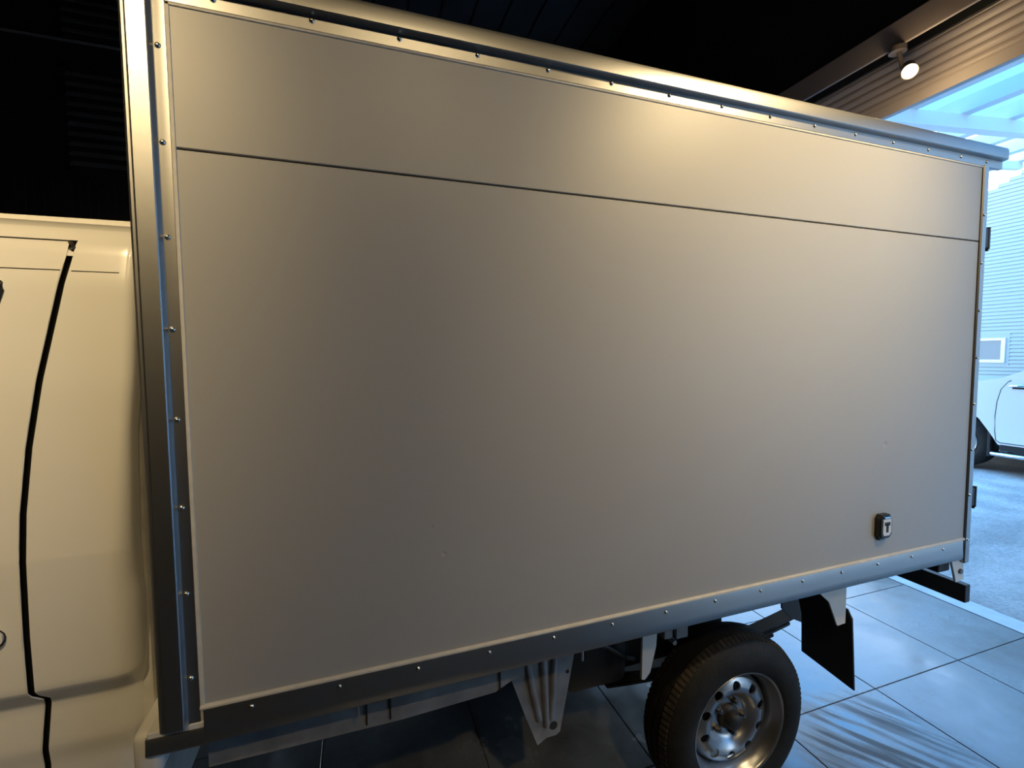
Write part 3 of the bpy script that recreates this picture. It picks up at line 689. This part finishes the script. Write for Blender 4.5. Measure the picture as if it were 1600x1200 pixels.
# rear door: seam with a rounded outline
door = MB().prism([(2.355, 1.178), (2.42, 1.08), (2.452, 0.92), (2.464, 0.735), (2.46, 0.55), (2.445, 0.43), (2.41, 0.405), (1.35, 0.395), (1.33, 1.18)], 'x', CX-0.004, CX+0.01).build('rear_door', 'car_white', C)
flank_line([(2.335, 1.195), (2.36, 1.178), (2.425, 1.08), (2.457, 0.92), (2.469, 0.735), (2.465, 0.55), (2.45, 0.425), (2.41, 0.398), (1.33, 0.388)], 0.005).build('door_seam', 'rubber', C)
MB().tube([(CX-.012, 2.335, 1.122), (CX-.035, 2.30, 1.130), (CX-.038, 2.18, 1.132), (CX-.012, 2.14, 1.132)], 0.017, 8).build('door_handle', 'chrome', door, smooth=60)
MB().box(CX-.006, CX-.003, 2.15, 2.32, 1.09, 1.145, 0.001, 1).build('handle_cup', 'black_plastic', door)
MB().prism([(1.30, 1.18), (1.28, 0.395), (0.35, 0.385), (0.15, 0.70), (0.10, 1.17)], 'x', CX-0.004, CX+0.01).build('front_door', 'car_white', C)
MB().prism([(2.02, 1.33), (1.88, 1.60), (0.75, 1.64), (0.20, 1.25), (0.25, 1.22), (2.0, 1.24)], 'x', CX-0.003, CX+0.01).build('side_glass', 'glass_dark', C)
MB().box(CX-0.11, CX+0.05, 0.35, 2.46, 0.235, 0.285, 0.02, 3).build('running_board', 'chrome', C, smooth=50)
MB().box(CX+0.01, CX+0.2, 0.2, 2.42, 0.29, 0.37, 0.01).build('sill', 'black_plastic', C)
MB().box(CX+0.02, CX+0.05, 2.512, 2.545, 0.20, 0.62, 0.004).build('mud_guard', 'black_plastic', C)
MB().box(CX+.10, CX+1.7, -1.1, 3.8, 0.30, 0.62, 0.03).build('underbody', 'chassis_black', C)
def car_wheel(yc, x0, flip):
    s = -1 if flip else 1
    o = MB().lathe([(r, s*h) for r, h in [(0.20, 0.03), (0.225, 0.008), (0.27, 0.0), (0.32, 0.006), (0.35, 0.03), (0.355, 0.12), (0.35, 0.21), (0.27, 0.23), (0.20, 0.22)]], 48, 'x', close=True).build('car_wheel', 'tyre_rubber', C, (x0, yc, 0.355), smooth=40)
    MB().lathe([(0.0, s*.03), (0.05, s*.028), (0.06, s*.045), (0.17, s*.04), (0.19, s*.02), (0.205, s*.012), (0.21, s*.03), (0.21, s*.1), (0, s*.1)], 40, 'x').build('car_rim', 'rim_steel', o, smooth=40)
for yc in (rear_y, front_y): car_wheel(yc, CX+0.03, False); car_wheel(yc, CX+1.75, True)

# --- steel canopy with translucent sheets above the yard
K = thing('yard_canopy', 'white steel canopy with translucent blue roof sheets above the yard', 'canopy', (6.5, 0, 0))
kz = lambda x: 3.80 + 0.09*(x-5.4)
def xbeam(y, x0, x1, w_, dz0, dz1, name='girder'):
    b = MB().box(x0, x1, y-w_/2, y+w_/2, 0, 1)
    for v in b.bm.verts: v.co.z = kz(v.co.x) + (dz0 if v.co.z < .5 else dz1)
    return b.build(name, 'canopy_white', K)
xbeam(1.9, 4.2, 8.9, 0.10, -0.13, 0.0); xbeam(-4.5, 4.2, 8.9, 0.10, -0.13, 0.0); xbeam(3.6, 8.5, 8.9, 0.07, -0.10, 0.0); xbeam(2.75, 4.2, 8.9, 0.07, -0.10, 0.0)
for x in (4.4, 5.15, 5.9, 6.65, 7.4, 8.15, 8.8):
    MB().box(x, x+0.11, -5.0, 3.7 if x > 8.7 else 3.2, kz(x)+0.002, kz(x)+0.15).build('rafter', 'canopy_white', K)
xbeam(0.9, 4.2, 8.9, 0.06, 0.152, 0.20, 'purlin'); xbeam(-0.4, 4.2, 8.9, 0.06, 0.152, 0.20, 'purlin'); xbeam(-1.7, 4.2, 8.9, 0.06, 0.152, 0.20, 'purlin'); xbeam(-3.0, 4.2, 8.9, 0.06, 0.152, 0.20, 'purlin'); xbeam(2.2, 4.2, 8.9, 0.06, 0.152, 0.20, 'purlin')
for k in range(7):
    y0 = -5.0 + 1.04*k
    b = MB().box(4.2, 8.9, y0, y0+1.02, 0, 1)
    for v in b.bm.verts: v.co.z = kz(v.co.x) + (0.205 if v.co.z < .5 else 0.210)
    b.build('roof_sheet', 'roof_sheet', K)
for y in (3.6, -4.5): MB().box(8.72, 8.84, y-.06, y+.06, -0.004, kz(8.8), .004).build('canopy_post', 'canopy_white', K)
for y in (2.9, -4.5): MB().box(4.25, 4.35, y-.05, y+.05, -0.004 if y < 0 else 3.0, kz(4.3)-.1, .004).build('canopy_post', 'canopy_white', K)
